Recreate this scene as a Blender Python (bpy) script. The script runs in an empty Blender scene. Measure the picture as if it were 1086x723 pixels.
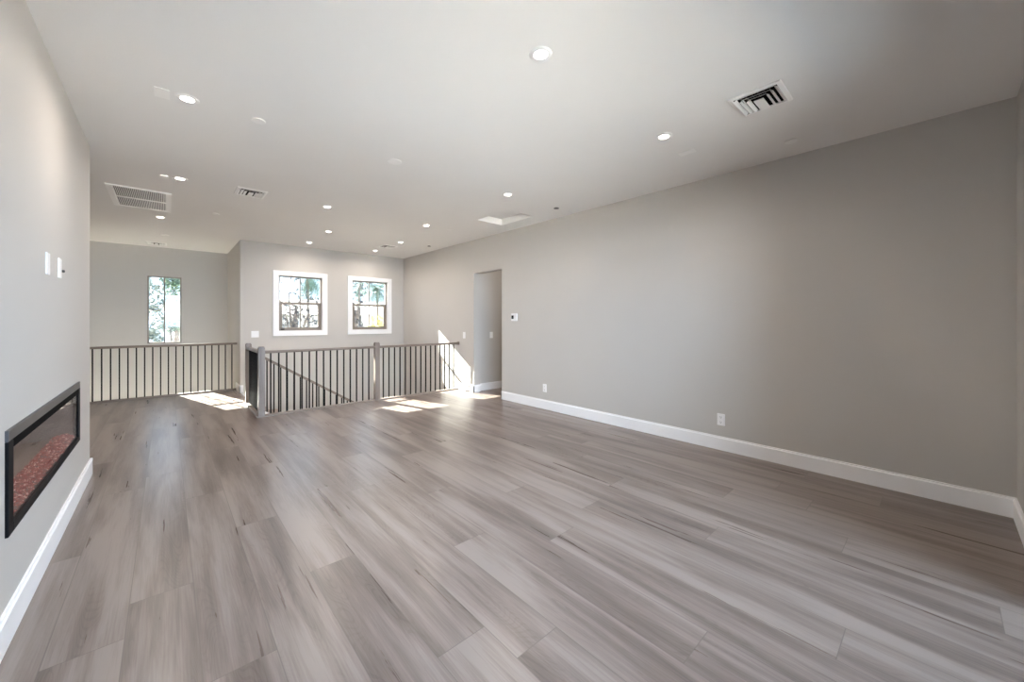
import bpy, bmesh, math, random
from mathutils import Vector, Matrix
random.seed(7)
S = bpy.context.scene
COL = S.collection

# ------------------------------------------------------------------ camera
cd = bpy.data.cameras.new('camera')
cam = bpy.data.objects.new('camera', cd)
COL.objects.link(cam)
cd.sensor_fit = 'HORIZONTAL'
cd.sensor_width = 36.0
cd.lens = 36.0 * 408.0 / 1086.0
cd.shift_y = -20.9 / 1086.0
cd.clip_start = 0.05
cd.clip_end = 300
cam.location = (0, 0, 1.28)
cam.rotation_euler = (math.pi / 2, 0, -math.atan2(366, 408))
S.camera = cam

# ------------------------------------------------------------------ light
S.view_settings.view_transform = 'Standard'
S.view_settings.look = 'None'
S.view_settings.exposure = 1.90
S.view_settings.gamma = 1.0
S.view_settings.use_curve_mapping = False
SKY_STRENGTH = 6.5
SUN_STRENGTH = 105.0
LAMP_POWER = 2.4
W = bpy.data.worlds.new('sky')
S.world = W
W.use_nodes = True
bg = W.node_tree.nodes['Background']
bg.inputs['Color'].default_value = (0.61, 0.775, 1.0, 1)
bg.inputs['Strength'].default_value = SKY_STRENGTH
W.cycles.sampling_method = 'AUTOMATIC'

sl = bpy.data.lights.new('sun', 'SUN')
sl.energy = SUN_STRENGTH
sl.angle = math.radians(0.53)
sl.color = (1.0, 0.95, 0.87)
sun = bpy.data.objects.new('sun', sl)
COL.objects.link(sun)
sun.location = (-3, 20, 12)
sun.rotation_euler = Vector((0.257, -1.0, -0.615)).to_track_quat('-Z', 'Y').to_euler()


def portal(name, loc, rot, sx, sy):
    l = bpy.data.lights.new(name, 'AREA')
    l.shape = 'RECTANGLE'
    l.size, l.size_y = sx, sy
    l.cycles.is_portal = True
    o = bpy.data.objects.new(name, l)
    COL.objects.link(o)
    o.location, o.rotation_euler = loc, rot


R90 = math.pi / 2
NX0, NX1, NZ = -0.10, 2.95, 2.40          # sliding door opening behind the camera
portal('portal_door', ((NX0 + NX1) / 2, -0.52, NZ / 2), (R90, 0, 0), NX1 - NX0, NZ)
portal('portal_window', (1.962, 8.62, 1.628), (-R90, 0, 0), 0.8, 1.1)
portal('portal_window', (3.33, 8.62, 1.628), (-R90, 0, 0), 0.8, 1.1)
portal('portal_window', (-0.03, 10.52, 1.50), (-R90, 0, 0), 0.52, 1.34)
portal('portal_window', (-0.35, 10.52, -1.74), (-R90, 0, 0), 2.0, 2.24)

S.cycles.max_bounces = 14
S.cycles.diffuse_bounces = 8
S.cycles.glossy_bounces = 4
S.cycles.transparent_max_bounces = 12
S.cycles.sample_clamp_indirect = 8
S.cycles.caustics_reflective = False
S.cycles.caustics_refractive = False
S.cycles.use_denoising = True


# ------------------------------------------------------------------ materials
def new_mat(name):
    m = bpy.data.materials.new(name)
    m.use_nodes = True
    nt = m.node_tree
    nt.nodes.clear()
    out = nt.nodes.new('ShaderNodeOutputMaterial')
    b = nt.nodes.new('ShaderNodeBsdfPrincipled')
    nt.links.new(b.outputs[0], out.inputs[0])
    return m, nt, b


def mat(name, col, rough=0.5, metal=0.0, var=0.0, vscale=6.0, bump=0.0, bscale=200.0, emit=0.0, ecol=None, spec=0.5):
    m, nt, b = new_mat(name)
    b.inputs['Base Color'].default_value = (*col, 1)
    b.inputs['Roughness'].default_value = rough
    b.inputs['Metallic'].default_value = metal
    b.inputs['Specular IOR Level'].default_value = spec
    if var or bump:
        tc = nt.nodes.new('ShaderNodeTexCoord')
    if var:
        n = nt.nodes.new('ShaderNodeTexNoise')
        n.inputs['Scale'].default_value = vscale
        n.inputs['Detail'].default_value = 4
        nt.links.new(tc.outputs['Object'], n.inputs['Vector'])
        r = nt.nodes.new('ShaderNodeValToRGB')
        r.color_ramp.elements[0].position = 0.3
        r.color_ramp.elements[1].position = 0.7
        r.color_ramp.elements[0].color = (*[max(0, c * (1 - var)) for c in col], 1)
        r.color_ramp.elements[1].color = (*[min(1, c * (1 + var)) for c in col], 1)
        nt.links.new(n.outputs['Fac'], r.inputs['Fac'])
        nt.links.new(r.outputs['Color'], b.inputs['Base Color'])
    if bump:
        n2 = nt.nodes.new('ShaderNodeTexNoise')
        n2.inputs['Scale'].default_value = bscale
        n2.inputs['Detail'].default_value = 2
        nt.links.new(tc.outputs['Object'], n2.inputs['Vector'])
        bp = nt.nodes.new('ShaderNodeBump')
        bp.inputs['Strength'].default_value = bump
        bp.inputs['Distance'].default_value = 0.002
        nt.links.new(n2.outputs['Fac'], bp.inputs['Height'])
        nt.links.new(bp.outputs['Normal'], b.inputs['Normal'])
    if emit:
        b.inputs['Emission Color'].default_value = (*(ecol or col), 1)
        b.inputs['Emission Strength'].default_value = emit
    return m


def glass_mat(name, tint, gloss):
    m = bpy.data.materials.new(name)
    m.use_nodes = True
    nt = m.node_tree
    nt.nodes.clear()
    out = nt.nodes.new('ShaderNodeOutputMaterial')
    t = nt.nodes.new('ShaderNodeBsdfTransparent')
    t.inputs['Color'].default_value = (*tint, 1)
    g = nt.nodes.new('ShaderNodeBsdfGlossy')
    g.inputs['Roughness'].default_value = 0.02
    g.inputs['Color'].default_value = (1, 1, 1, 1)
    f = nt.nodes.new('ShaderNodeFresnel')
    f.inputs['IOR'].default_value = 1.45
    mul = nt.nodes.new('ShaderNodeMath')
    mul.operation = 'MULTIPLY'
    mul.inputs[1].default_value = gloss
    mx = nt.nodes.new('ShaderNodeMixShader')
    nt.links.new(f.outputs[0], mul.inputs[0])
    nt.links.new(mul.outputs[0], mx.inputs[0])
    nt.links.new(t.outputs[0], mx.inputs[1])
    nt.links.new(g.outputs[0], mx.inputs[2])
    nt.links.new(mx.outputs[0], out.inputs[0])
    return m


def wood_mat(name, dark, mid, light, plank=True, rough=0.36, axis='Y'):
    """greige oak: stretched noise figure, shifted per plank by the 'plank' colour attribute; joints from the plank UVs"""
    m, nt, b = new_mat(name)
    N, L = nt.nodes.new, nt.links.new
    tc = N('ShaderNodeTexCoord')
    vec = tc.outputs['Object']
    if plank:
        at = N('ShaderNodeAttribute')
        at.attribute_name = 'plank'
        sc = N('ShaderNodeVectorMath')
        sc.operation = 'SCALE'
        sc.inputs['Scale'].default_value = 60.0
        L(at.outputs['Vector'], sc.inputs[0])
        ad = N('ShaderNodeVectorMath')
        ad.operation = 'ADD'
        L(vec, ad.inputs[0])
        L(sc.outputs[0], ad.inputs[1])
        vec = ad.outputs[0]

    def mapped(sx, sy):
        mp = N('ShaderNodeMapping')
        s = {'Y': (sx, sy, sx), 'X': (sy, sx, sx), 'Z': (sx, sx, sy)}[axis]
        mp.inputs['Scale'].default_value = s
        L(vec, mp.inputs['Vector'])
        return mp.outputs[0]

    def noise(v, scale, detail, dist, rough_=0.55):
        n = N('ShaderNodeTexNoise')
        n.inputs['Scale'].default_value = scale
        n.inputs['Detail'].default_value = detail
        n.inputs['Roughness'].default_value = rough_
        n.inputs['Distortion'].default_value = dist
        L(v, n.inputs['Vector'])
        return n.outputs['Fac']

    def mth(op, a, bb):
        k = N('ShaderNodeMath')
        k.operation = op
        for i, x in enumerate((a, bb)):
            if isinstance(x, (int, float)):
                k.inputs[i].default_value = x
            else:
                L(x, k.inputs[i])
        return k.outputs[0]
    broad = noise(mapped(8.0, 0.8), 1.0, 3, 0.35, 0.5)
    streak = noise(mapped(26, 0.9), 1.0, 4, 0.1)
    fine = noise(mapped(170, 5.0), 1.0, 3, 0.0)
    fig = noise(mapped(7.0, 0.9), 1.0, 1.0, 0.35)
    rings = mth('SINE', mth('MULTIPLY', fig, 260.0), 0.0)
    knot = mth('MULTIPLY', mth('GREATER_THAN', rings, 0.55), 1.0)
    mask = mth('GREATER_THAN', broad, 0.5)
    v = mth('ADD', mth('MULTIPLY', broad, 0.68), mth('MULTIPLY', streak, 0.32))
    v = mth('ADD', v, mth('MULTIPLY', mth('SUBTRACT', fine, 0.5), 0.20))
    v = mth('SUBTRACT', v, mth('MULTIPLY', mth('MULTIPLY', knot, mth('MINIMUM', mth('MAXIMUM', mth('SUBTRACT', 0.52, broad), 0.02), 0.11)), 0.34))
    if plank:
        sep = N('ShaderNodeSeparateXYZ')
        L(at.outputs['Vector'], sep.inputs[0])
        v = mth('ADD', v, mth('MULTIPLY', mth('SUBTRACT', sep.outputs['X'], 0.5), 0.07))
    rp = N('ShaderNodeValToRGB')
    e = rp.color_ramp.elements
    e[0].position, e[0].color = 0.28, (*dark, 1)
    e[1].position, e[1].color = 0.60, (*light, 1)
    k = e.new(0.44)
    k.color = (*mid, 1)
    L(v, rp.inputs['Fac'])
    col = rp.outputs['Color']
    bp = N('ShaderNodeBump')
    bp.inputs['Strength'].default_value = 0.12
    bp.inputs['Distance'].default_value = 0.001
    L(fine, bp.inputs['Height'])
    if plank:
        uv = N('ShaderNodeUVMap')
        uv.uv_map = 'UVMap'
        su = N('ShaderNodeSeparateXYZ')
        L(uv.outputs[0], su.inputs[0])
        du = mth('MINIMUM', su.outputs['X'], mth('SUBTRACT', PW, su.outputs['X']))
        dv = mth('MINIMUM', su.outputs['Y'], mth('SUBTRACT', PL, su.outputs['Y']))
        seam = mth('LESS_THAN', mth('MINIMUM', du, dv), 0.0018)
        mix = N('ShaderNodeMixRGB')
        mix.inputs['Color2'].default_value = (0.13, 0.105, 0.09, 1)
        L(mth('MULTIPLY', seam, 0.72), mix.inputs['Fac'])
        L(col, mix.inputs['Color1'])
        col = mix.outputs[0]
        rr = mth('ADD', rough - 0.05, mth('MULTIPLY', streak, 0.12))
        L(rr, b.inputs['Roughness'])
    else:
        b.inputs['Roughness'].default_value = rough
    L(col, b.inputs['Base Color'])
    L(bp.outputs['Normal'], b.inputs['Normal'])
    return m


PW, PL = 0.2235, 1.9
M = {}
M['wall'] = mat('greige_paint', (0.53, 0.51, 0.485), 0.62, var=0.012, vscale=1.5, bump=0.25, bscale=140, spec=0.3)
M['ceiling'] = mat('ceiling_paint', (0.79, 0.78, 0.765), 0.75, var=0.01, vscale=1.5, bump=0.25, bscale=120, spec=0.25)
M['trim'] = mat('white_trim_paint', (0.88, 0.88, 0.89), 0.38, var=0.01, vscale=3)
M['plastic'] = mat('white_plastic', (0.86, 0.86, 0.86), 0.32, var=0.01)
M['vent'] = mat('white_enamel', (0.84, 0.83, 0.815), 0.4, var=0.01)
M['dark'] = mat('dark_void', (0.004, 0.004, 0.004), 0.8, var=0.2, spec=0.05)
M['slot'] = mat('outlet_slot', (0.05, 0.05, 0.05), 0.6, var=0.1)
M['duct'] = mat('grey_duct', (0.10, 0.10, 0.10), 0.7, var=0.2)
M['floor'] = wood_mat('greige_oak_plank', (0.100, 0.075, 0.063), (0.172, 0.133, 0.115), (0.262, 0.214, 0.191), True, 0.285)
M['railwood'] = wood_mat('greige_oak_rail', (0.12, 0.090, 0.072), (0.19, 0.150, 0.124), (0.25, 0.205, 0.178), False, 0.42, 'X')
M['postwood'] = wood_mat('greige_oak_post', (0.13, 0.100, 0.084), (0.205, 0.167, 0.145), (0.27, 0.228, 0.205), False, 0.42, 'Z')
M['tread'] = wood_mat('oak_tread', (0.14, 0.10, 0.075), (0.23, 0.175, 0.14), (0.32, 0.26, 0.22), False, 0.4, 'Y')
M['iron'] = mat('black_iron', (0.005, 0.005, 0.005), 0.5, 0.0, var=0.2, vscale=30, spec=0.12)
M['bronze'] = mat('taupe_window_vinyl', (0.24, 0.205, 0.175), 0.45, var=0.05)
M['glass'] = glass_mat('window_glass', (0.97, 0.985, 0.98), 1.0)
M['tinted'] = glass_mat('tinted_window_glass', (0.40, 0.412, 0.408), 1.0)
M['lowglass'] = glass_mat('foyer_glass', (0.52, 0.53, 0.525), 1.0)
M['fireglass'] = glass_mat('fireplace_glass', (0.90, 0.88, 0.88), 0.45)
M['blackmetal'] = mat('black_satin_metal', (0.008, 0.008, 0.009), 0.5, 0.0, var=0.2, spec=0.06)
M['greymetal'] = mat('charcoal_metal', (0.085, 0.085, 0.09), 0.35, 0.5, var=0.1)
M['firebox'] = mat('firebox_panel', (0.20, 0.185, 0.175), 0.45, 0.2, var=0.15, vscale=4)
M['lens'] = mat('lit_lens', (1, 1, 1), 0.5, var=0.01, emit=6.0, ecol=(1.0, 0.93, 0.86))
M['lens_off'] = mat('frosted_lens', (0.85, 0.84, 0.80), 0.4, var=0.01)
M['steel'] = mat('dull_steel', (0.18, 0.18, 0.18), 0.4, 0.6, var=0.1)
M['screen'] = mat('dark_screen', (0.012, 0.013, 0.014), 0.15, var=0.1)
M['stucco'] = mat('pale_stucco', (0.74, 0.70, 0.64), 0.9, var=0.06, vscale=3, bump=0.4, bscale=60)
M['roof'] = mat('pale_roof_tile', (0.62, 0.55, 0.48), 0.85, var=0.15, vscale=8)
M['yard'] = mat('gravel_yard', (0.42, 0.37, 0.32), 0.95, var=0.2, vscale=2)
M['lower'] = mat('pale_lower_tile', (0.55, 0.53, 0.50), 0.5, var=0.06, vscale=2)
M['deck'] = mat('balcony_concrete', (0.62, 0.60, 0.57), 0.9, var=0.08, vscale=3)
M['bark'] = mat('grey_bark', (0.16, 0.13, 0.11), 0.9, var=0.3, vscale=12)
M['white_rail'] = mat('white_railing_paint', (0.80, 0.80, 0.80), 0.5, var=0.02)


def leaf_mat(name, col):
    m, nt, b = new_mat(name)
    oi = nt.nodes.new('ShaderNodeTexCoord')
    n = nt.nodes.new('ShaderNodeTexNoise')
    n.inputs['Scale'].default_value = 3.0
    nt.links.new(oi.outputs['Object'], n.inputs['Vector'])
    r = nt.nodes.new('ShaderNodeValToRGB')
    r.color_ramp.elements[0].position = 0.3
    r.color_ramp.elements[1].position = 0.7
    r.color_ramp.elements[0].color = (*[c * 0.6 for c in col], 1)
    r.color_ramp.elements[1].color = (*[min(1, c * 1.5) for c in col], 1)
    nt.links.new(n.outputs['Fac'], r.inputs['Fac'])
    nt.links.new(r.outputs['Color'], b.inputs['Base Color'])
    b.inputs['Roughness'].default_value = 0.6
    return m


M['leaf_sage'] = leaf_mat('sage_leaf', (0.16, 0.19, 0.17))
M['leaf_green'] = leaf_mat('green_leaf', (0.09, 0.15, 0.10))
M['leaf_dark'] = leaf_mat('dark_leaf', (0.035, 0.035, 0.04))
M['leaf_yellow_lit'] = leaf_mat('yellow_lit_leaf', (0.42, 0.38, 0.10))  # yellowish light put into the leaf colour


def ember_mat():
    m, nt, b = new_mat('fire_crystal')
    tc = nt.nodes.new('ShaderNodeTexCoord')
    n = nt.nodes.new('ShaderNodeTexNoise')
    n.inputs['Scale'].default_value = 90
    n.inputs['Detail'].default_value = 2
    nt.links.new(tc.outputs['Object'], n.inputs['Vector'])
    r = nt.nodes.new('ShaderNodeValToRGB')
    e = r.color_ramp.elements
    e[0].position, e[0].color = 0.40, (0.12, 0.11, 0.11, 1)
    e[1].position, e[1].color = 0.44, (0.24, 0.016, 0.012, 1)
    k = e.new(0.58)
    k.color = (0.33, 0.032, 0.022, 1)
    k = e.new(0.63)
    k.color = (0.85, 0.62, 0.55, 1)
    nt.links.new(n.outputs['Fac'], r.inputs['Fac'])
    nt.links.new(r.outputs['Color'], b.inputs['Base Color'])
    nt.links.new(r.outputs['Color'], b.inputs['Emission Color'])
    b.inputs['Emission Strength'].default_value = 0.06
    b.inputs['Roughness'].default_value = 0.15
    return m


M['ember'] = ember_mat()


# ------------------------------------------------------------------ mesh helpers
class MB:
    def __init__(self):
        self.bm = bmesh.new()

    def box(self, x0, y0, z0, x1, y1, z1):
        v = [self.bm.verts.new(p) for p in
             ((x0, y0, z0), (x1, y0, z0), (x1, y1, z0), (x0, y1, z0), (x0, y0, z1), (x1, y0, z1), (x1, y1, z1), (x0, y1, z1))]
        for f in ((3, 2, 1, 0), (4, 5, 6, 7), (0, 1, 5, 4), (1, 2, 6, 5), (2, 3, 7, 6), (3, 0, 4, 7)):
            self.bm.faces.new([v[i] for i in f])
        return self

    def hexa(self, pts):
        v = [self.bm.verts.new(p) for p in pts]
        for f in ((3, 2, 1, 0), (4, 5, 6, 7), (0, 1, 5, 4), (1, 2, 6, 5), (2, 3, 7, 6), (3, 0, 4, 7)):
            self.bm.faces.new([v[i] for i in f])
        return self

    def bar(self, a, b, w, h):
        """rectangular bar from a to b, w across, h in the upright direction"""
        a, b = Vector(a), Vector(b)
        d = (b - a).normalized()
        up = Vector((0, 0, 1)) if abs(d.z) < 0.95 else Vector((0, 1, 0))
        s = d.cross(up).normalized() * (w / 2)
        u = s.cross(d).normalized() * (h / 2)
        self.hexa([a - s - u, b - s - u, b + s - u, a + s - u, a - s + u, b - s + u, b + s + u, a + s + u])
        return self

    def prism(self, prof, place, t0, t1):
        """closed 2-D profile swept between t0 and t1; place(u, v, t) -> xyz"""
        n = len(prof)
        A = [self.bm.verts.new(place(u, v, t0)) for u, v in prof]
        B = [self.bm.verts.new(place(u, v, t1)) for u, v in prof]
        for i in range(n):
            j = (i + 1) % n
            self.bm.faces.new((A[i], A[j], B[j], B[i]))
        self.bm.faces.new(A[::-1])
        self.bm.faces.new(B)
        return self

    def lathe(self, prof, seg=32, cx=0, cy=0):
        rows = []
        for r, z in prof:
            if r < 1e-6:
                rows.append([self.bm.verts.new((cx, cy, z))])
            else:
                rows.append([self.bm.verts.new((cx + r * math.cos(2 * math.pi * i / seg), cy + r * math.sin(2 * math.pi * i / seg), z)) for i in range(seg)])
        for a, b in zip(rows, rows[1:]):
            for i in range(seg):
                j = (i + 1) % seg
                if len(a) == 1:
                    self.bm.faces.new((a[0], b[j], b[i]))
                elif len(b) == 1:
                    self.bm.faces.new((a[i], a[j], b[0]))
                else:
                    self.bm.faces.new((a[i], a[j], b[j], b[i]))
        return self

    def tube(self, pts, radii, seg=8):
        rings = []
        for i, p in enumerate(pts):
            p = Vector(p)
            d = (Vector(pts[min(i + 1, len(pts) - 1)]) - Vector(pts[max(i - 1, 0)])).normalized()
            a = d.orthogonal().normalized()
            b = d.cross(a)
            rings.append([self.bm.verts.new(p + (a * math.cos(t) + b * math.sin(t)) * radii[i]) for t in [2 * math.pi * k / seg for k in range(seg)]])
        for A, B in zip(rings, rings[1:]):
            for k in range(seg):
                self.bm.faces.new((A[k], A[(k + 1) % seg], B[(k + 1) % seg], B[k]))
        self.bm.faces.new(rings[0][::-1])
        self.bm.faces.new(rings[-1])
        return self

    def build(self, name, m, parent=None, bevel=0.0, smooth=False):
        bmesh.ops.recalc_face_normals(self.bm, faces=self.bm.faces)
        if bevel:
            bmesh.ops.bevel(self.bm, geom=list(self.bm.edges), offset=bevel, segments=2, affect='EDGES', clamp_overlap=True)
        me = bpy.data.meshes.new(name)
        self.bm.to_mesh(me)
        self.bm.free()
        if smooth:
            for p in me.polygons:
                p.use_smooth = True
        me.materials.append(m)
        o = bpy.data.objects.new(name, me)
        COL.objects.link(o)
        if parent is not None:
            o.parent = parent
        return o


def tag(o, label=None, cat=None, group=None, kind=None):
    if label:
        o['label'] = label
    if cat:
        o['category'] = cat
    if group:
        o['group'] = group
    if kind:
        o['kind'] = kind
    return o


def thing(name, label, cat, loc=(0, 0, 0), rot=(0, 0, 0), group=None):
    o = bpy.data.objects.new(name, None)
    o.empty_display_size = 0.1
    COL.objects.link(o)
    o.location, o.rotation_euler = loc, rot
    return tag(o, label, cat, group)


def struct(o):
    o['kind'] = 'structure'
    return o


def dup(root, loc, label, rot=None):
    r = root.copy()
    COL.objects.link(r)
    r.location = loc
    if rot is not None:
        r.rotation_euler = rot
    r['label'] = label
    for ch in list(root.children):
        c = ch.copy()
        COL.objects.link(c)
        c.parent = r
        for g in ch.children:
            d = g.copy()
            COL.objects.link(d)
            d.parent = c
    return r


# ------------------------------------------------------------------ the room
XL, XR, YN, YB, YA, XC, ZC = -0.48, 4.11, -0.33, 8.375, 10.30, 0.976, 2.74
YR = 6.06                     # edge of the floor at the stair opening
YV = 8.86                     # edge of the floor at the void behind the hall railing
DY0, DY1, DZ = 4.833, 5.610, 2.145    # doorway in the right wall
WT = 0.10                     # outer wall thickness
ZB = -2.95                    # lower storey floor

# floor: planks along Y, each one a face with its own figure
regions = [(XL, YN, XR, 4.75), (-1.70, 4.75, XR, YR), (-1.70, YR, 0.985, YV), (XR, DY0, 4.25, DY1), (4.25, 3.6, 5.9, 5.67)]
known = {-1: 2.45, 0: 3.63, 1: 2.92, -2: 2.2, -3: 3.14, 2: 2.15, 5: 1.85, 7: 1.525, 4: 1.075, 8: 0.265, 6: 0.643, 11: -0.175, 14: 0.61, 13: 1.057}
fb = bmesh.new()
uvl = fb.loops.layers.uv.new('UVMap')
cl = fb.loops.layers.float_color.new('plank')
for (x0, y0, x1, y1) in regions:
    for k in range(int(math.floor((x0 - 0.097) / PW)), int(math.floor((x1 - 0.097) / PW)) + 1):
        a = 0.097 + k * PW
        r1 = random.Random(k * 77 + 5)
        off = known.get(k, r1.uniform(0, PL))
        for j in range(int(math.floor((y0 - off) / PL)), int(math.floor((y1 - off) / PL)) + 1):
            c = off + j * PL
            px0, px1, py0, py1 = max(x0, a), min(x1, a + PW), max(y0, c), min(y1, c + PL)
            if px1 - px0 < 1e-4 or py1 - py0 < 1e-4:
                continue
            rr = random.Random(k * 1009 + j * 31 + 3)
            tint = (rr.random(), rr.random(), rr.random(), 1)
            f = fb.faces.new([fb.verts.new(p) for p in ((px0, py0, 0), (px1, py0, 0), (px1, py1, 0), (px0, py1, 0))])
            for lp in f.loops:
                lp[uvl].uv = (lp.vert.co.x - a, lp.vert.co.y - c)
                lp[cl] = tint
    # slab under the planks
    v = [fb.verts.new(p) for p in ((x0, y0, -0.30), (x1, y0, -0.30), (x1, y1, -0.30), (x0, y1, -0.30), (x0, y0, -0.0005), (x1, y0, -0.0005), (x1, y1, -0.0005), (x0, y1, -0.0005))]
    for q in ((3, 2, 1, 0), (0, 1, 5, 4), (1, 2, 6, 5), (2, 3, 7, 6), (3, 0, 4, 7)):
        f = fb.faces.new([v[i] for i in q])
        for lp in f.loops:
            lp[uvl].uv = (0.1, 0.5)
            lp[cl] = (0.5, 0.5, 0.5, 1)
me = bpy.data.meshes.new('floor')
fb.to_mesh(me)
fb.free()
me.materials.append(M['floor'])
floor = bpy.data.objects.new('floor', me)
COL.objects.link(floor)
struct(floor)

# lower storey floor
struct(MB().box(-1.85, 5.0, ZB - 0.15, 4.3, 10.45, ZB).build('floor_lower', M['lower']))

# ceiling with the attic hatch recess
HX0, HX1, HY0, HY1 = 3.325, 3.795, 3.80, 4.462
c = MB()
cx0, cx1, cy0, cy1 = -1.85, 6.05, -0.48, YB + WT
for b in ((cx0, cy0, HX0, cy1), (HX1, cy0, cx1, cy1), (HX0, cy0, HX1, HY0), (HX0, HY1, HX1, cy1)):
    c.box(b[0], b[1], ZC, b[2], b[3], ZC + 0.16)
c.box(cx0, cy1, ZC, XC + 0.15, YA + WT, ZC + 0.16)
c.box(HX0, HY0, ZC + 0.14, HX1, HY1, ZC + 0.16)
struct(c.build('ceiling', M['ceiling']))

# left wall: a deep chase holding the fireplace (cavity), and the same wall running down to the floor
FY0, FY1, FZ0, FZ1 = 2.545, 4.125, 0.452, 0.775
w = MB()
w.box(-0.95, YN, -0.30, XL - 0.30, 4.75, ZC)
w.box(XL - 0.30, YN, -0.30, XL, FY0, ZC).box(XL - 0.30, FY1, -0.30, XL, 4.75, ZC)
w.box(XL - 0.30, FY0, -0.30, XL, FY1, FZ0).box(XL - 0.30, FY0, FZ1, XL, FY1, ZC)
struct(w.build('wall_left', M['wall']))
# right wall with the doorway
w = MB()
w.box(XR, -0.48, -0.30, 4.25, DY0, ZC).box(XR, DY1, ZB, 4.25, YB + WT, ZC).box(XR, DY0, DZ, 4.25, DY1, ZC)
struct(w.build('wall_right', M['wall']))
# back wall with two windows
W1 = (1.575, 2.349, 1.095, 2.16)
W2 = (2.940, 3.722, 1.095, 2.16)
w = MB()
w.box(XC, YB, ZB, W1[0], YB + WT, ZC).box(W1[1], YB, ZB, W2[0], YB + WT, ZC).box(W2[1], YB, ZB, XR, YB + WT, ZC)
for q in (W1, W2):
    w.box(q[0], YB, ZB, q[1], YB + WT, q[2]).box(q[0], YB, q[3], q[1], YB + WT, ZC)
struct(w.build('wall_back', M['wall']))
# alcove: side wall and far wall with a tall window
struct(MB().box(XC, YB + WT, ZB, XC + 0.15, YA, ZC).build('wall_alcove_side', M['wall']))
W3 = (-0.284, 0.221, 0.845, 2.168)
w = MB()
W4 = (-1.35, 0.65, ZB + 0.1, -0.62)     # unseen lower storey glazing, added to light the alcove from below
w.box(-1.85, YA, -0.62, W3[0], YA + WT, ZC).box(W3[1], YA, -0.62, XC + 0.15, YA + WT, ZC)
w.box(-1.85, YA, ZB, W4[0], YA + WT, -0.62).box(W4[1], YA, ZB, XC + 0.15, YA + WT, -0.62).box(W4[0], YA, ZB, W4[1], YA + WT, ZB + 0.1)
w.box(W3[0], YA, -0.62, W3[1], YA + WT, W3[2]).box(W3[0], YA, W3[3], W3[1], YA + WT, ZC)
struct(w.build('wall_alcove_back', M['wall']))
struct(MB().box(-1.85, 4.75, ZB, -1.70, YA, ZC).box(-1.70, 4.60, -0.30, -0.95, 4.75, ZC).build('wall_hall_left', M['wall']))
# unseen corner pier added outside the alcove to shade the left back window
struct(MB().box(XC + 0.15, YA - 0.05, ZB, 1.41, YA + 0.45, ZC + 0.16).build('added_shade_pier', M['stucco']))
# lower walls closing the stair well
struct(MB().box(-1.70, YR - 1.0, ZB, XR, YR - 0.9, -0.3).build('wall_lower', M['wall']))
# near wall with the sliding door opening
w = MB()
w.box(-0.95, -0.48, -0.30, NX0, YN, ZC).box(NX1, -0.48, -0.30, XR, YN, ZC).box(NX0, -0.48, NZ, NX1, YN, ZC)
struct(w.build('wall_near', M['wall']))
# passage beyond the doorway
struct(MB().box(4.25, 5.67, -0.30, 6.05, 5.82, ZC).build('wall_passage_back', M['wall']))
struct(MB().box(5.90, 3.45, -0.30, 6.05, 5.67, ZC).build('wall_passage_end', M['wall']))
struct(MB().box(4.25, 3.45, -0.30, 5.90, 3.60, ZC).build('wall_passage_front', M['wall']))

# baseboards
BH, BT = 0.134, 0.016
prof = [(0, 0), (BT, 0), (BT, BH - 0.016), (BT - 0.006, BH - 0.010), (BT - 0.006, BH), (0, BH)]


def base_run(mb, side, a, b, at):
    pl = {'+x': lambda u, v, t: (at + u, t, v), '-x': lambda u, v, t: (at - u, t, v),
          '+y': lambda u, v, t: (t, at + u, v), '-y': lambda u, v, t: (t, at - u, v)}[side]
    return mb.prism(prof, pl, a, b)


b = MB()
base_run(b, '+x', YN, 4.75 + BT, XL)
base_run(b, '+y', -0.95, XL + BT, 4.75)
struct(b.build('baseboard_left', M['trim']))
b = MB()
base_run(b, '-x', YN, DY0 + BT * 0, XR)
base_run(b, '+y', XR - BT, 4.25, DY0 - BT)
struct(b.build('baseboard_right', M['trim']))
b = MB()
base_run(b, '-x', DY1 - BT, YR + 0.0, XR)
base_run(b, '-y', XR - BT, 4.25 + BT, DY1)
base_run(b, '+x', DY1 - BT, 5.67, 4.25)
struct(b.build('baseboard_doorway', M['trim']))
b = MB()
base_run(b, '-y', 4.25 + BT, 5.9, 5.67)
base_run(b, '-x', 3.6, 5.67 - BT, 5.9)
struct(b.build('baseboard_passage', M['trim']))
b = MB()
base_run(b, '+y', NX1 + 0.08, XR, YN)
struct(b.build('baseboard_near', M['trim']))
b = MB()
base_run(b, '-x', YB - BT, YV, XC)
base_run(b, '-y', XC - BT, XC + 0.045, YB)
struct(b.build('baseboard_alcove', M['trim']))


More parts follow.
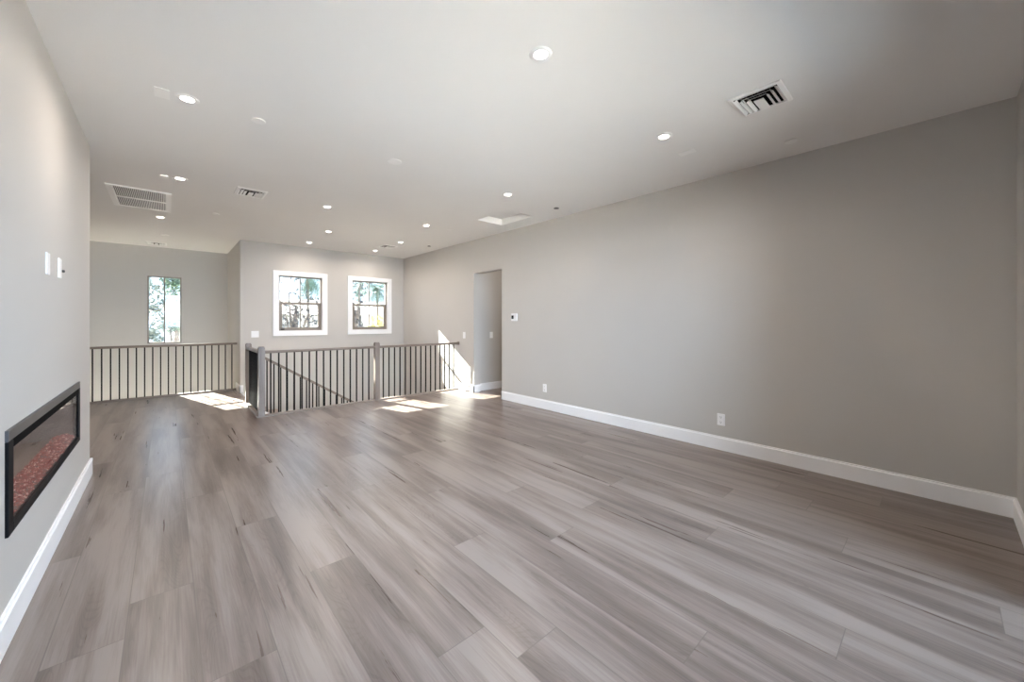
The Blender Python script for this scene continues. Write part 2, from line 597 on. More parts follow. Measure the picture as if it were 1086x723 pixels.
# ------------------------------------------------------------------ windows and the sliding door
def hung_window(name, q, label):
    x0, x1, z0, z1 = q
    ys = YB + 0.045
    root = MB()
    t = 0.028
    # outer frame
    root.box(x0, ys, z0, x0 + t, ys + 0.055, z1).box(x1 - t, ys, z0, x1, ys + 0.055, z1)
    root.box(x0 + t, ys, z0, x1 - t, ys + 0.055, z0 + t).box(x0 + t, ys, z1 - t, x1 - t, ys + 0.055, z1)
    fr = root.build(name, M['bronze'], bevel=0.002)
    struct(fr)
    fr['label'] = label
    zm = (z0 + z1) / 2 + 0.01
    # white casing on the room side
    c = MB()
    k = 0.093
    c.box(x0 - k, YB - 0.018, z0 - k, x0, YB, z1 + 0.083).box(x1, YB - 0.018, z0 - k, x1 + k, YB, z1 + 0.083)
    c.box(x0, YB - 0.018, z0 - k, x1, YB, z0).box(x0, YB - 0.018, z1, x1, YB, z1 + 0.083)
    # casing returns into the opening
    c.box(x0 - 0.001, YB, z0, x0 + 0.006, ys, z1).box(x1 - 0.006, YB, z0, x1 + 0.001, ys, z1)
    c.box(x0, YB, z0, x1, ys, z0 + 0.006).box(x0, YB, z1 - 0.006, x1, ys, z1)
    c.build('casing', M['trim'], fr)
    xm = (x0 + x1) / 2
    # upper sash, fixed
    s = MB()
    yu = ys + 0.033
    s.box(x0 + t, yu, zm - 0.02, x1 - t, yu + 0.02, zm + 0.016)
    s.box(xm - 0.008, yu + 0.002, zm, xm + 0.008, yu + 0.018, z1 - t)
    s.build('upper_sash', M['bronze'], fr)
    # lower sash, thicker
    s = MB()
    yl = ys + 0.008
    g = 0.042
    s.box(x0 + t - 0.004, yl, z0 + t - 0.004, x0 + t + g, yl + 0.03, zm + 0.012).box(x1 - t - g, yl, z0 + t - 0.004, x1 - t + 0.004, yl + 0.03, zm + 0.012)
    s.box(x0 + t + g, yl, z0 + t - 0.004, x1 - t - g, yl + 0.03, z0 + t + 0.036)
    s.box(x0 + t + g, yl, zm - 0.03, x1 - t - g, yl + 0.03, zm + 0.012)
    s.box(xm - 0.008, yl + 0.008, z0 + t + 0.03, xm + 0.008, yl + 0.024, zm - 0.02)
    s.build('lower_sash', M['bronze'], fr, bevel=0.002)
    MB().box(x0 + t, yu + 0.008, zm, x1 - t, yu + 0.012, z1 - t).build('pane', M['tinted'], fr)
    MB().box(x0 + t + g, yl + 0.014, z0 + t + 0.03, x1 - t - g, yl + 0.018, zm - 0.02).build('pane', M['tinted'], fr)
    return fr


w1 = hung_window('window_1', W1, 'left white-cased four-pane window on the back wall, above the double switch side')
w2 = hung_window('window_2', W2, 'right white-cased four-pane window on the back wall, nearest the right corner')
# the sash latch shows only on the left one
MB().box(W1[0] + 0.045, YB + 0.028, W1[2] + 0.022, W1[0] + 0.10, YB + 0.05, W1[2] + 0.040).build('latch', M['iron'], w1)

x0, x1, z0, z1 = W3
t = 0.022
f = MB()
y3 = YA + 0.03
f.box(x0, y3, z0, x0 + t, y3 + 0.06, z1).box(x1 - t, y3, z0, x1, y3 + 0.06, z1).box(x0 + t, y3, z0, x1 - t, y3 + 0.06, z0 + t).box(x0 + t, y3, z1 - t, x1 - t, y3 + 0.06, z1)
w3 = struct(f.build('window_3', M['bronze'], bevel=0.002))
w3['label'] = 'tall narrow uncased window in the alcove wall behind the hall railing'
xm = (x0 + x1) / 2 - 0.005
MB().box(xm - 0.011, y3 + 0.02, z0 + t, xm + 0.011, y3 + 0.05, z1 - t).box(x0 + t, y3 + 0.025, 1.495, x1 - t, y3 + 0.045, 1.507).build('muntin', M['bronze'], w3)
MB().box(x0 + t, y3 + 0.033, z0 + t, x1 - t, y3 + 0.037, z1 - t).build('pane', M['tinted'], w3)

x0, x1, z0, z1 = W4
t = 0.05
f = MB()
f.box(x0, y3, z0, x0 + t, y3 + 0.06, z1).box(x1 - t, y3, z0, x1, y3 + 0.06, z1).box(x0 + t, y3, z0, x1 - t, y3 + 0.06, z0 + t).box(x0 + t, y3, z1 - t, x1 - t, y3 + 0.06, z1)
f.box((x0 + x1) / 2 - .03, y3, z0 + t, (x0 + x1) / 2 + .03, y3 + .06, z1 - t)
w4 = struct(f.build('unseen_low_window', M['bronze']))  # added out of view so daylight rises into the alcove
MB().box(x0 + t, y3 + 0.033, z0 + t, x1 - t, y3 + 0.037, z1 - t).build('pane', M['lowglass'], w4)

# sliding glass door behind the camera
f = MB()
t = 0.05
f.box(NX0, -0.44, 0, NX0 + t, -0.36, NZ).box(NX1 - t, -0.44, 0, NX1, -0.36, NZ).box(NX0 + t, -0.44, NZ - t, NX1 - t, -0.36, NZ).box(NX0 + t, -0.44, 0, NX1 - t, -0.36, 0.03)
d1 = struct(f.build('door_1', M['bronze']))
xm = (NX0 + NX1) / 2
MB().box(xm - 0.04, -0.43, 0.03, xm + 0.04, -0.38, NZ - t).build('meeting_stile', M['bronze'], d1)
MB().box(NX0 + t, -0.402, 0.03, NX1 - t, -0.398, NZ - t).build('pane', M['glass'], d1)


# ------------------------------------------------------------------ stairs
RISE, RUN = 0.183, 0.28
SY0, SY1 = 7.02, YB
X0 = 0.985
NT = 7
root = thing('staircase', 'oak-treaded staircase dropping along the back wall behind the front railing', 'stairs', (X0, SY0, 0))
for i in range(NT):
    z = -RISE * (i + 1)
    MB().box(RUN * i - 0.02, 0, z - 0.035, RUN * (i + 1) + 0.0, SY1 - SY0 - 0.002, z).build('tread', M['tread'], root, bevel=0.004)
s = MB()
for i in range(NT):
    z = -RISE * (i + 1)
    s.box(RUN * i - 0.0, 0.0, z - 0.0, RUN * i + 0.015, SY1 - SY0 - 0.002, z + RISE - 0.036 if i else -0.002)
s.build('riser', M['trim'], root)
MB().box(RUN * NT - 0.02, YR + 0.1 - SY0, -RISE * (NT + 1) - 0.2, XR - X0 - 0.002, SY1 - SY0 - 0.002, -RISE * (NT + 1)).build('landing', M['tread'], root)
s = MB()
L = RUN * NT
s.prism([(0, -0.30), (0, -0.02), (L, -RISE * NT - 0.02), (L, -RISE * NT - 0.34)], lambda u, v, t: (u, t, v), -0.03, 0.0)
s.build('stringer', M['trim'], root)


# ------------------------------------------------------------------ railings
BW = 0.0082            # half width of an iron baluster
RZ0, RZ1 = 0.846, 0.884


def rail_profile():
    return [(-0.030, RZ0), (0.030, RZ0), (0.032, RZ0 + 0.012), (0.027, RZ1 - 0.006), (0.018, RZ1), (-0.018, RZ1), (-0.027, RZ1 - 0.006), (-0.032, RZ0 + 0.012)]


def shoe_profile(h=0.03, w=0.035):
    return [(-w, 0.0), (w, 0.0), (w, h * 0.6), (w * 0.8, h), (-w * 0.8, h), (-w, h * 0.6)]


def bal_mesh():
    b = MB()
    b.box(-BW, -BW, 0.028, BW, BW, RZ0 + 0.004)
    o = b.build('baluster', M['iron'])
    return o


proto = bal_mesh()
bal_me = proto.data
bpy.data.objects.remove(proto)


def baluster(parent, x, y):
    o = bpy.data.objects.new('baluster', bal_me)
    COL.objects.link(o)
    o.parent = parent
    o.location = (x, y, 0)
    return o


def newel(parent, x, y, h=0.94, w=0.0375):
    b = MB()
    b.box(x - w, y - w, 0, x + w, y + w, h - 0.012)
    b.box(x - w + 0.006, y - w + 0.006, h - 0.012, x + w - 0.006, y + w - 0.006, h)
    return b.build('newel_post', M['postwood'], parent, bevel=0.003)


# hall railing in front of the alcove void
YH = 8.80
root = thing('hall_railing', 'long oak and black iron railing across the alcove, below the tall window', 'railing', (0, YH, 0))
MB().prism(rail_profile(), lambda u, v, t: (t, u, v), -1.69, XC).build('handrail', M['railwood'], root)
MB().prism(shoe_profile(), lambda u, v, t: (t, u, v), -1.69, XC - BT).build('shoe_rail', M['railwood'], root)
k = 0
x = -0.861 - 0.0978 * 8
while x < XC - 0.03:
    baluster(root, x, 0)
    x += 0.0978

# front railing: short return on the left and two sections along the stair opening
YF = 6.10
root = thing('stair_opening_railing', 'oak and black iron railing around the stair opening, with three square newel posts', 'railing', (0.945, YF, 0))
x2 = 2.53 - 0.945
xe = XR - 0.945
newel(root, 0, 0)
newel(root, x2, 0)
newel(root, 0, 1.10)
MB().prism(rail_profile(), lambda u, v, t: (t, u, v), 0.0375, x2 - 0.0375).build('handrail', M['railwood'], root)
MB().prism(rail_profile(), lambda u, v, t: (t, u, v), x2 + 0.0375, xe - 0.012).build('handrail', M['railwood'], root)
MB().prism(rail_profile(), lambda u, v, t: (u, t, v), 0.0375, 1.10 - 0.0375).build('handrail', M['postwood'], root)
MB().box(xe - 0.012, -0.038, 0.835, xe, 0.038, 0.897).build('wall_rosette', M['postwood'], root, bevel=0.003)
MB().prism(shoe_profile(0.022), lambda u, v, t: (t, u, v), -0.055, x2 - 0.0375).build('shoe_rail', M['railwood'], root)
MB().prism(shoe_profile(0.022), lambda u, v, t: (t, u, v), x2 + 0.0375, xe - 0.017).build('shoe_rail', M['railwood'], root)
MB().prism(shoe_profile(0.022, 0.055), lambda u, v, t: (u, t, v), 0.036, 1.16).build('shoe_rail', M['postwood'], root)
for i in range(15):
    x = 1.053 + 0.0962 * i - 0.945
    if x < x2 - 0.05:
        baluster(root, x, 0)
x = 2.639 - 0.945
while x < xe - 0.03:
    baluster(root, x, 0)
    x += 0.0972
y = 0.10
while y < 1.05:
    baluster(root, 0, y)
    y += 0.0975

# sloping guard down the open side of the stairs
YG = 7.06
sl_ = -0.650
root = thing('stair_guard', 'sloping oak handrail with black iron balusters descending behind the front railing', 'railing', (1.0, YG, 0))


def gz(x):
    return 0.795 + sl_ * x


LG = 1.90
a, e = Vector((-0.015, 0, gz(-0.015))), Vector((LG, 0, gz(LG)))
MB().bar(a, e, 0.055, 0.038).build('handrail', M['railwood'], root, bevel=0.004)
x = 0.075
i = 0
while x < LG - 0.02:
    tread_i = int((x + 0.015) / RUN)
    zb = -RISE * (tread_i + 1)
    MB().box(x - BW, -BW, zb, x + BW, BW, gz(x) - 0.012).build('baluster', M['iron'], root)
    x += 0.094
MB().box(LG - 0.03, -0.0375, -RISE * 7, LG + 0.045, 0.0375, gz(LG) + 0.08).build('newel_post', M['postwood'], root, bevel=0.003)

# ------------------------------------------------------------------ fireplace
fy, fz = (2.485 + 4.191) / 2, 0.415
root = thing('linear_fireplace', 'long black-framed electric fireplace with red crystals, set in the left wall', 'fireplace', (XL, fy, fz))
y0, y1, z0, z1 = 2.485 - fy, 4.191 - fy, 0.0, 0.427
D = 0.010
f = MB()
f.box(-0.02, y0, z0, D, y0 + 0.068, z1 - 0.045).box(-0.02, y1 - 0.068, z0, D, y1, z1 - 0.045).box(-0.02, y0 + 0.068, z0, D, y1 - 0.068, z0 + 0.04)
f.build('frame', M['blackmetal'], root, bevel=0.002)
MB().box(-0.02, y0, z1 - 0.045, D, y1, z1).build('top_band', M['greymetal'], root, bevel=0.002)
v = MB()
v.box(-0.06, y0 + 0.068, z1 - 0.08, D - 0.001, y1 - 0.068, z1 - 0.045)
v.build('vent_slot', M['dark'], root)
MB().box(0.001, y0 + 0.066, z0 + 0.038, 0.004, y1 - 0.066, z1 - 0.078).build('glass_front', M['fireglass'], root)
f = MB()
f.box(-0.26, FY0 - fy, FZ0 - fz, -0.25, FY1 - fy, FZ1 - fz).box(-0.25, FY0 - fy + 0.002, FZ0 - fz + 0.001, -0.02, FY0 - fy + 0.012, FZ1 - fz - 0.001)
f.box(-0.25, FY1 - fy - 0.012, FZ0 - fz + 0.001, -0.02, FY1 - fy - 0.002, FZ1 - fz - 0.001)
f.box(-0.25, FY0 - fy + 0.012, FZ0 - fz + 0.001, -0.02, FY1 - fy - 0.012, FZ0 - fz + 0.008)
f.box(-0.25, FY0 - fy + 0.012, FZ1 - fz - 0.012, -0.065, FY1 - fy - 0.012, FZ1 - fz - 0.002)
f.build('firebox', M['firebox'], root)
e = MB()
rr = random.Random(3)
for i in range(2400):
    u = rr.random()
    cx = -0.010 - 0.095 * u
    cy = rr.uniform(FY0 - fy + 0.03, FY1 - fy - 0.03)
    cz = FZ0 - fz + 0.012 + 0.022 * math.sin(u * math.pi) * rr.uniform(0.5, 1.1)
    r = rr.uniform(0.006, 0.014)
    pts = [Vector((rr.uniform(-1, 1), rr.uniform(-1, 1), rr.uniform(-1, 1))).normalized() * r * rr.uniform(.7, 1.2) for _ in range(5)]
    c0 = Vector((cx, cy, cz))
    ps = [c0 + Vector((r, 0, 0)), c0 + Vector((-r * .5, r * .9, 0)), c0 + Vector((-r * .5, -r * .9, 0)), c0 + pts[0] * .3 + Vector((0, 0, r * 1.2)), c0 + pts[1] * .3 - Vector((0, 0, r * .9))]
    vv = [e.bm.verts.new(p) for p in ps]
    for q in ((0, 1, 3), (1, 2, 3), (2, 0, 3), (1, 0, 4), (2, 1, 4), (0, 2, 4)):
        e.bm.faces.new([vv[i2] for i2 in q])
tag(e.build('ember_bed', M['ember'], root), 'bed of red and clear crystals', kind='stuff')


ll = bpy.data.lights.new('firebox_led', 'AREA')
ll.shape = 'RECTANGLE'
ll.size, ll.size_y = 0.04, 1.4
ll.energy = 0.4
ll.color = (1.0, 0.82, 0.74)
lo = bpy.data.objects.new('firebox_led', ll)
COL.objects.link(lo)
lo.parent = root
lo.location = (-0.12, 0, FZ1 - fz - 0.02)

# ------------------------------------------------------------------ wall plates
def plate(name, label, cat, loc, rz, kind, w=0.072, h=0.117):
    """plate lies in the local XZ plane facing -Y"""
    root = thing(name, label, cat, loc, (0, 0, rz))
    MB().box(-w / 2, -0.007, -h / 2, w / 2, 0.0, h / 2).build('cover_plate', M['plastic'], root, bevel=0.002)
    if kind == 'outlet':
        for s in (-1, 1):
            o = MB().box(-0.017, -0.010, s * 0.0245 - 0.0145, 0.017, -0.006, s * 0.0245 + 0.0145).build('socket', M['plastic'], root, bevel=0.0015)
            q = MB()
            for dx in (-0.0065, 0.0065):
                q.box(dx - 0.0012, -0.0108, s * 0.0245 - 0.002, dx + 0.0012, -0.0095, s * 0.0245 + 0.008)
            q.box(-0.0025, -0.0108, s * 0.0245 - 0.010, 0.0025, -0.0095, s * 0.0245 - 0.005)
            q.build('slot', M['slot'], o)
    if kind in ('switch', 'double'):
        for dx in ((0,) if kind == 'switch' else (-0.023, 0.023)):
            MB().prism([(-0.006, -0.033), (-0.010, -0.033), (-0.0075, 0.0), (-0.0115, 0.033), (-0.006, 0.033)], lambda u, v, t: (t, u, v), dx - 0.0165, dx + 0.0165).build('rocker', M['plastic'], root)
    if kind == 'cable':
        MB().lathe([(0.0, -0.0), (0.006, 0.0), (0.006, 0.012), (0.0, 0.012)], 12).build('cable_port', M['slot'], root).rotation_euler = (R90, 0, 0)
    return root


TOR = -R90    # faces -X (on the right wall)
TOL = R90     # faces +X (on the left wall)
plate('wall_switch', 'white light switch on the right wall, above the railing end left of the doorway', 'light switch', (XR, 5.905, 1.022), TOR, 'switch')
plate('wall_switch', 'white light switch on the passage wall seen through the doorway', 'light switch', (4.56, 5.67, 1.022), 0, 'switch')
plate('wall_switch', 'wide double light switch on the back wall, left of the left window', 'light switch', (1.20, YB, 1.044), 0, 'double', 0.118, 0.118)
plate('wall_outlet', 'white outlet low on the right wall, closer to the doorway', 'outlet', (XR, 3.862, 0.306), TOR, 'outlet')
plate('wall_outlet', 'white outlet low on the right wall, the one nearest the camera', 'outlet', (XR, 1.461, 0.302), TOR, 'outlet')
plate('wall_outlet', 'white outlet low in the sunlit patch left of the doorway', 'outlet', (XR, 5.872, 0.306), TOR, 'outlet')
plate('wall_plate', 'white cover plate on the left wall above the fireplace, nearer the camera', 'wall plate', (XL, 3.205, 1.590), TOL, 'blank')
p = plate('wall_plate', 'white cover plate on the left wall with a dark cable port beside it', 'wall plate', (XL, 3.515, 1.597), TOL, 'blank')
c = MB().lathe([(0.0, 0.0), (0.008, 0.0), (0.008, 0.014), (0.004, 0.016), (0.0, 0.016)], 12).build('cable_port', M['slot'], p)
c.rotation_euler = (R90, 0, 0)
c.location = (0.062, 0, -0.012)

root = thing('thermostat', 'square white thermostat with a small dark display, right of the doorway', 'thermostat', (XR, 4.515, 1.345), (0, 0, TOR))
MB().box(-0.066, -0.022, -0.06, 0.066, 0, 0.06).build('housing', M['plastic'], root, bevel=0.005)
MB().box(-0.055, -0.0235, -0.028, -0.004, -0.0215, 0.028).build('display', M['screen'], root, bevel=0.0008)


# ------------------------------------------------------------------ ceiling fixtures
def ring(r0, r1, h, lip=0.004):
    return [(r0, 0.0), (r0, -h), (r0 + lip, -h - 0.001), (r1 - lip, -h * 0.6), (r1, -0.001), (r1, 0.0)]


root = thing('recessed_light', 'lit round recessed ceiling light, topmost and nearest the camera', 'ceiling light', (1.52, 1.46, ZC), group='recessed ceiling lights')
b = MB()
pr_ = ring(0.037, 0.062, 0.006)
b.lathe(pr_ + [pr_[0]], 32)
b.build('trim_ring', M['vent'], root, smooth=False)
MB().lathe([(0.0, -0.004), (0.037, -0.003), (0.037, 0.0)], 32).build('lens', M['lens'], root)
lt = bpy.data.lights.new('lamp', 'AREA')
lt.shape = 'DISK'
lt.size = 0.074
lt.spread = math.radians(160)
lt.energy = LAMP_POWER
lt.color = (1.0, 0.88, 0.76)
lo = bpy.data.objects.new('lamp', lt)
COL.objects.link(lo)
lo.parent = root
lo.location = (0, 0, -0.010)
light0 = root
spots = [((0.10, 3.30), 'lit round recessed ceiling light beside the square flush plate, upper left'),
         ((2.92, 1.46), 'lit round recessed ceiling light between the black-slotted vent and the attic hatch'),
         ((0.10, 5.19), 'lit round recessed ceiling light just above the large return grille'),
         ((-0.07, 7.30), 'lit round recessed ceiling light just below the large return grille'),
         ((2.92, 3.33), 'lit round recessed ceiling light just above the attic hatch recess'),
         ((1.52, 5.22), 'lit round recessed ceiling light above the left window, frontmost of the three there'),
         ((1.955, 6.65), 'lit round recessed ceiling light above the left window, middle of the three there'),
         ((2.94, 5.23), 'lit round recessed ceiling light left of the attic hatch, toward the right window'),
         ((1.96, 7.81), 'lit round recessed ceiling light closest to the top of the left window'),
         ((3.21, 6.66), 'lit round recessed ceiling light just right of the far small vent'),
         ((3.207, 7.81), 'lit round recessed ceiling light closest to the top of the right window')]
for (x, y), lb in spots:
    dup(light0, (x, y, ZC), lb)
root = thing('recessed_light', 'unlit round recessed ceiling light over the alcove, by the slim vent', 'ceiling light', (-0.036, 8.77, ZC))
b = MB()
b.lathe(pr_ + [pr_[0]], 32)
b.build('trim_ring', M['vent'], root)
MB().lathe([(0.0, -0.003), (0.037, -0.002), (0.037, 0.0)], 32).build('lens', M['lens_off'], root)

dup(light0, (4.95, 4.75, ZC), 'added unseen ceiling light that brightens the passage beyond the doorway')  # out-of-view light added to brighten the passage
# round covers
def cover(label, x, y, r, m=None, h=0.010):
    o = MB().lathe([(0.0, 0.0), (r * 0.72, 0.0), (r * 0.72, -h * 0.62), (r, -h * 0.62), (r, -h), (r * 0.97, -h - 0.001), (0.0, -h - 0.001)], 36).build('ceiling_cover', m or M['vent'])
    o.location = (x, y, ZC)
    return tag(o, label, 'ceiling cover', 'round ceiling covers')


cover('round white ceiling cover right of the upper left light', 0.494, 3.304, 0.044)
cover('larger round white ceiling cover in the middle of the ceiling', 1.543, 3.32, 0.062)
cover('round pale ceiling cover close to the right wall, below the black-slotted vent', 3.755, 0.808, 0.045)
cover('round white ceiling cover over the hall, below the small left vent', 0.49, 6.56, 0.044)
cover('small round grey ceiling cover next to the right wall by the attic hatch', 3.731, 3.305, 0.034, M['steel'])
cover('small round pale ceiling cover left of the attic hatch', 3.341, 5.202, 0.04)
cover('small round grey ceiling cover near the right wall, farthest back', 3.781, 6.62, 0.034, M['steel'])


def flush(label, x, y, wx, wy, h=0.009):
    b = MB().box(-wx / 2, -wy / 2, -h, wx / 2, wy / 2, -h + 0.0028)
    b.box(-wx / 2 + 0.012, -wy / 2 + 0.012, -h + 0.0028, wx / 2 - 0.012, wy / 2 - 0.012, 0)
    o = b.build('flush_plate', M['vent'])
    o.location = (x, y, ZC)
    return tag(o, label, 'ceiling plate', 'flush ceiling plates')


flush('flush rectangular plate left of the upper left ceiling light', -0.023, 3.315, 0.075, 0.132)
flush('faint flush plate right of the lit ceiling light near the right wall', 3.337, 1.462, 0.075, 0.132)
flush('small bright plate left of the light above the return grille', -0.021, 5.212, 0.07, 0.095, 0.011)


def register(name, label, loc, rz, a, b, low=-0.015, tilt=0.019):
    """three-way ceiling register: a along local x, b along local y; the slots open towards -x and both ends"""
    root = thing(name, label, 'vent', loc, (0, 0, rz), 'ceiling supply vents')
    f = MB()
    k = 0.026
    f.hexa([(-a / 2, -b / 2, 0), (a / 2, -b / 2, 0), (a / 2, -b / 2 + k, 0), (-a / 2, -b / 2 + k, 0), (-a / 2 + .004, -b / 2 + .004, -.007), (a / 2 - .004, -b / 2 + .004, -.007), (a / 2 - .004, -b / 2 + k, -.011), (-a / 2 + .004, -b / 2 + k, -.011)])
    f.hexa([(-a / 2, b / 2 - k, 0), (a / 2, b / 2 - k, 0), (a / 2, b / 2, 0), (-a / 2, b / 2, 0), (-a / 2 + .004, b / 2 - k, -.011), (a / 2 - .004, b / 2 - k, -.011), (a / 2 - .004, b / 2 - .004, -.007), (-a / 2 + .004, b / 2 - .004, -.007)])
    f.hexa([(-a / 2, -b / 2 + k, 0), (-a / 2 + k, -b / 2 + k, 0), (-a / 2 + k, b / 2 - k, 0), (-a / 2, b / 2 - k, 0), (-a / 2 + .004, -b / 2 + k, -.007), (-a / 2 + k, -b / 2 + k, -.011), (-a / 2 + k, b / 2 - k, -.011), (-a / 2 + .004, b / 2 - k, -.007)])
    f.hexa([(a / 2 - k, -b / 2 + k, 0), (a / 2, -b / 2 + k, 0), (a / 2, b / 2 - k, 0), (a / 2 - k, b / 2 - k, 0), (a / 2 - k, -b / 2 + k, -.011), (a / 2 - .004, -b / 2 + k, -.007), (a / 2 - .004, b / 2 - k, -.007), (a / 2 - k, b / 2 - k, -.011)])
    f.build('flange', M['vent'], root)
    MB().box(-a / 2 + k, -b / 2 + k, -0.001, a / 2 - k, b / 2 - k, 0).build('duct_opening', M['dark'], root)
    n = 3
    st = 0.030
    fins = MB()
    for i in range(1, n + 1):
        q = k + st * i - 0.012
        xi, yi = -a / 2 + q, b / 2 - q
        top = -0.002
        th = 0.002

        def blade(p0, p1, out):
            o = Vector(out) * tilt
            t_ = Vector(out) * th
            A = [Vector((*p0, top)), Vector((*p1, top)), Vector((*p1, top)) - t_, Vector((*p0, top)) - t_]
            Bq = [Vector((*p0, low)) + o, Vector((*p1, low)) + o, Vector((*p1, low)) + o - t_, Vector((*p0, low)) + o - t_]
            fins.hexa(A + Bq)
        blade((xi, -yi), (xi, yi), (-1, 0, 0))
        blade((xi, yi), (a / 2 - k, yi), (0, 1, 0))
        blade((xi, -yi), (a / 2 - k, -yi), (0, -1, 0))
    fins.build('fins', M['vent'], root)
    q = k + st * n + 0.006
    MB().box(-a / 2 + q, -b / 2 + q, low - 0.002, a / 2 - k, b / 2 - q, low + 0.002).build('centre_plate', M['vent'], root)
    d = MB()
    for i in range(8):
        yy = -b / 2 + k + 0.01 + (b - 2 * k - 0.02) * i / 7
        d.box(-a / 2 + k, yy - 0.001, -0.008, -a / 2 + k + st * n, yy + 0.001, -0.002)
    d.build('damper_blades', M['duct'], root)
    return root


register('supply_vent', 'square ceiling vent with stepped black slots, near the right wall', (2.905, 0.795, ZC), 0, 0.31, 0.30)
register('supply_vent', 'square stepped ceiling vent right of the large return grille', (0.71, 5.235, ZC), R90, 0.32, 0.29, -0.010, 0.026)
register('supply_vent', 'square stepped ceiling vent far back, between two lights before the right window', (3.203, 7.205, ZC), R90, 0.31, 0.29, -0.009, 0.027)
register('supply_vent', 'slim-looking ceiling vent over the alcove, nearest its back wall', (-0.145, 9.82, ZC), R90, 0.31, 0.29, -0.007, 0.027)

# return grille
root = thing('return_grille', 'large white return-air grille with fine louvers at the left of the ceiling', 'vent', (-0.225, 6.375, ZC))
A, B = 0.53, 1.0
f = MB()
k, kx = 0.034, 0.050
f.box(-A / 2, -B / 2, -0.012, A / 2, -B / 2 + k, 0).box(-A / 2, B / 2 - k, -0.012, A / 2, B / 2, 0)
f.box(-A / 2, -B / 2 + k, -0.012, -A / 2 + kx, B / 2 - k, 0).box(A / 2 - kx, -B / 2 + k, -0.012, A / 2, B / 2 - k, 0)
f.box(-A / 2 + kx, -0.018, -0.011, A / 2 - kx, 0.018, -0.002)
f.build('frame', M['vent'], root, bevel=0.002)
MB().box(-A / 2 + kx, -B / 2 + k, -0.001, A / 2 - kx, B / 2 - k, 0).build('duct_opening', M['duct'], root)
l = MB()
n = 30
for i in range(n):
    x = -A / 2 + kx + (A - 2 * kx) * (i + 0.5) / n
    l.hexa([(x - .001, -B / 2 + k, -0.001), (x + .001, -B / 2 + k, -0.001), (x + .001, B / 2 - k, -0.001), (x - .001, B / 2 - k, -0.001),
            (x - .0035, -B / 2 + k, -0.010), (x + .0035, -B / 2 + k, -0.010), (x + .0035, B / 2 - k, -0.010), (x - .0035, B / 2 - k, -0.010)])
l.build('louvers', M['vent'], root)

# attic hatch panel in its recess
o = MB().box(HX0 + 0.004, HY0 + 0.004, ZC + 0.092, HX1 - 0.004, HY1 - 0.004, ZC + 0.112)
o.box(HX0 + 0.002, HY0 + 0.002, ZC + 0.112, HX1 - 0.002, HY1 - 0.002, ZC + 0.140)
tag(o.build('attic_hatch', M['ceiling']), 'rectangular attic hatch panel set up in the ceiling recess by the right wall', 'hatch')

# ------------------------------------------------------------------ outdoors
GZ = -3.1
struct(MB().box(-60, -60, GZ - 0.2, 70, 90, GZ).build('ground', M['yard']))
struct(MB().box(-2.0, -3.2, -0.25, 5.0, -0.48, -0.05).build('added_balcony_floor', M['deck']))  # unseen balcony added for the light reaching the sliding door
struct(MB().box(-2.0, -3.2, -0.05, 5.0, -3.05, 1.02).box(-2.0, -3.05, -0.05, -1.85, -0.48, 1.02).box(4.85, -3.05, -0.05, 5.0, -0.48, 1.02).build('added_light_parapet', M['stucco']))  # parapet added to block light bouncing up from the ground


def foliage(parent, blobs, n, size, m, seed):
    r = random.Random(seed)
    b = MB()
    for i in range(n):
        cx, cy, cz, rad = r.choice(blobs)
        while True:
            p = Vector((r.uniform(-1, 1), r.uniform(-1, 1), r.uniform(-1, 1)))
            if p.length < 1:
                break
        p = p.normalized() * (p.length ** 0.5)
        c0 = Vector((cx, cy, cz)) + p * rad
        d = Vector((r.uniform(-1, 1), r.uniform(-1, 1), r.uniform(-1, .6))).normalized()
        s = d.orthogonal().normalized()
        s.rotate(Matrix.Rotation(r.uniform(0, 6.28), 3, d))
        l = size * r.uniform(.6, 1.3)
        vs = [b.bm.verts.new(c0 + q) for q in (-d * l, s * l * .38, d * l, -s * l * .38)]
        b.bm.faces.new(vs)
    o = b.build('foliage', m, parent)
    return o


def tree(label, x, y, base_blobs, n, size, m, trunk, seed, name='tree', cat='tree'):
    root = thing(name, label, cat, (x, y, GZ))
    foliage(root, base_blobs, n, size, m, seed)
    b = MB()
    h = trunk
    b.tube([(0, 0, 0), (0.05, 0, h * .4), (-.04, .05, h * .75), (.1, 0, h)], [.16, .13, .10, .05])
    for q in base_blobs:
        b.tube([(0, 0, h * .6), (q[0] * .5, q[1] * .5, (h * .6 + q[2]) / 2 + .1), (q[0] * .9, q[1] * .9, q[2])], [.06, .045, .02], 6)
    b.build('trunk', M['bark'], root)
    return root


tree('sage-green bushy tree filling the left half of the tall alcove window', -0.62, 18.5,
     [(-.1, 0, 4.4, .75), (.05, .2, 5.2, .6), (-.3, -.1, 5.7, .55), (.1, 0, 3.6, .45)], 2600, .085, M['leaf_sage'], 5.2, 1)
tree('dark green tree at the top right of the tall alcove window', 0.42, 34.0,
     [(.0, 0, 6.6, .7), (-.2, .1, 7.2, .6), (.4, 0, 7.0, .6)], 1700, .10, M['leaf_green'], 5.9, 2)
tree('low green shrub at the foot of the tall alcove window view', 0.26, 20.0,
     [(.0, 0, 4.25, .26), (-.2, .1, 4.15, .24)], 420, .06, M['leaf_green'], 4.2, 3)
tree('thin speckled tree behind the left back window', 3.72, 17.0,
     [(-.3, 0, 4.6, .55), (.2, .2, 4.4, .6), (-.2, 0, 5.5, .7), (.6, 0, 4.8, .6)], 650, .085, M['leaf_dark'], 5.0, 4)
tree('thin speckled tree behind the right back window', 6.05, 17.0,
     [(-.2, 0, 4.5, .5), (.1, .2, 4.2, .35), (0, 0, 5.2, .5), (.3, 0, 6.2, .5)], 420, .085, M['leaf_dark'], 4.9, 6)
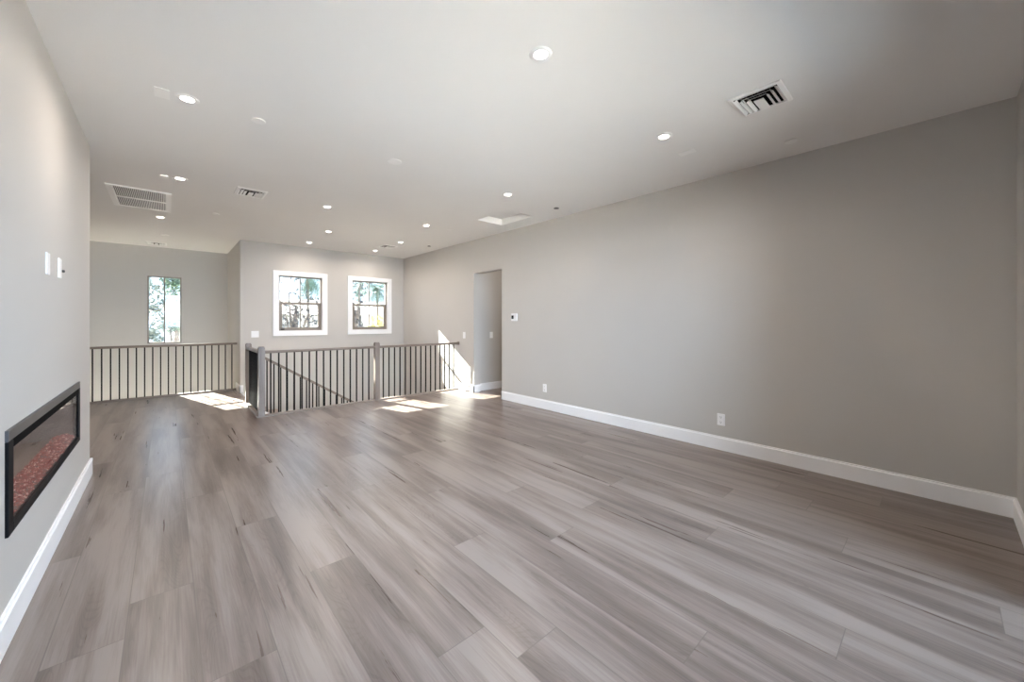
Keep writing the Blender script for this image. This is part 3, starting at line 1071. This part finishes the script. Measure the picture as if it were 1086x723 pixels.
tree('small yellow-lit tree at the lower right of the right back window', 7.15, 17.2,
     [(.0, 0, 4.2, .45), (.25, 0, 3.9, .45), (-.15, 0, 3.9, .3)], 900, .06, M['leaf_yellow_lit'], 4.0, 7)


def palm(label, x, y, h, n, seed, reach):
    root = thing('palm_tree', label, 'palm tree', (x, y, GZ))
    MB().tube([(0, 0, 0), (.05, 0, h * .5), (0, 0, h)], [.10, .08, .07], 10).build('trunk', M['bark'], root)
    r = random.Random(seed)
    b = MB()
    for i in range(n):
        az = r.uniform(0, 6.283)
        el = r.uniform(-.9, 1.2)
        prev = Vector((0, 0, h))
        d = Vector((math.cos(az) * math.cos(el), math.sin(az) * math.cos(el), math.sin(el)))
        for s in range(9):
            cur = prev + d * reach / 9
            d = (d + Vector((0, 0, -.11))).normalized()
            side = d.cross(Vector((0, 0, 1))).normalized()
            for sg in (-1, 1):
                tip = cur + side * sg * reach * .20 * (1 - abs(s - 4) / 7) + d * reach * .12 - Vector((0, 0, .08 * reach))
                q = [b.bm.verts.new(v) for v in (prev, prev + d * reach * .045, tip)]
                b.bm.faces.new(q)
            prev = cur
    b.build('fronds', M['leaf_green'], root)
    return root


palm('green palm crown at the top right of the left back window', 5.95, 24.0, 6.85, 60, 11, 1.7)
palm('green palm crown at the top left of the right back window', 10.7, 29.0, 6.9, 60, 12, 1.6)
palm('green palm crown at the top right of the right back window', 10.2, 24.5, 6.5, 60, 13, 1.7)

root = thing('neighbor_house', 'pale stucco house with a low tiled roof behind the back windows', 'house', (7.0, 30.0, GZ))
MB().box(-4.5, 0, 0, 9.0, 8, 4.9).build('wall', M['stucco'], root)
MB().prism([(-.5, 4.9), (4, 6.1), (8.5, 4.9)], lambda u, v, t: (t, u, v), -5.0, 9.5).build('roof', M['roof'], root)
for xx in (-2.6, 1.8, 5.6):
    o = MB().box(xx, -0.06, 2.9, xx + 1.2, 0.02, 4.1).build('window', M['bronze'], root)
    MB().box(xx + .08, -0.08, 2.98, xx + 1.12, -0.055, 4.02).build('pane', M['screen'], o)
root = thing('neighbor_house', 'white flat-topped house seen through the right half of the alcove window', 'house', (0.1, 28.0, GZ))
MB().box(-.12, -6, 0, 2.2, 1, 5.0).build('wall', M['stucco'], root)
MB().box(-.25, -6.15, 5.0, 2.3, 1.2, 5.15).build('roof', M['stucco'], root)

root = thing('yard_railing', 'white picket balcony rail low in the alcove window view', 'railing', (-0.5, 15.0, GZ))
b = MB()
b.box(-.6, 0, 3.72, 1.4, .06, 3.78)
b.box(-.6, 0, 3.28, 1.4, .06, 3.32)
b.build('top_rail', M['white_rail'], root)
for i in range(14):
    xx = -.6 + i * .15
    MB().box(xx, .015, 3.1, xx + .035, .045, 3.74).build('picket', M['white_rail'], root)
MB().box(-.7, -.1, 3.0, 1.5, 1.6, 3.1).build('balcony_slab', M['stucco'], root)
MB().box(-.6, .9, 0, -.4, 1.1, 3.0).box(1.2, .9, 0, 1.4, 1.1, 3.0).build('pillar', M['stucco'], root)
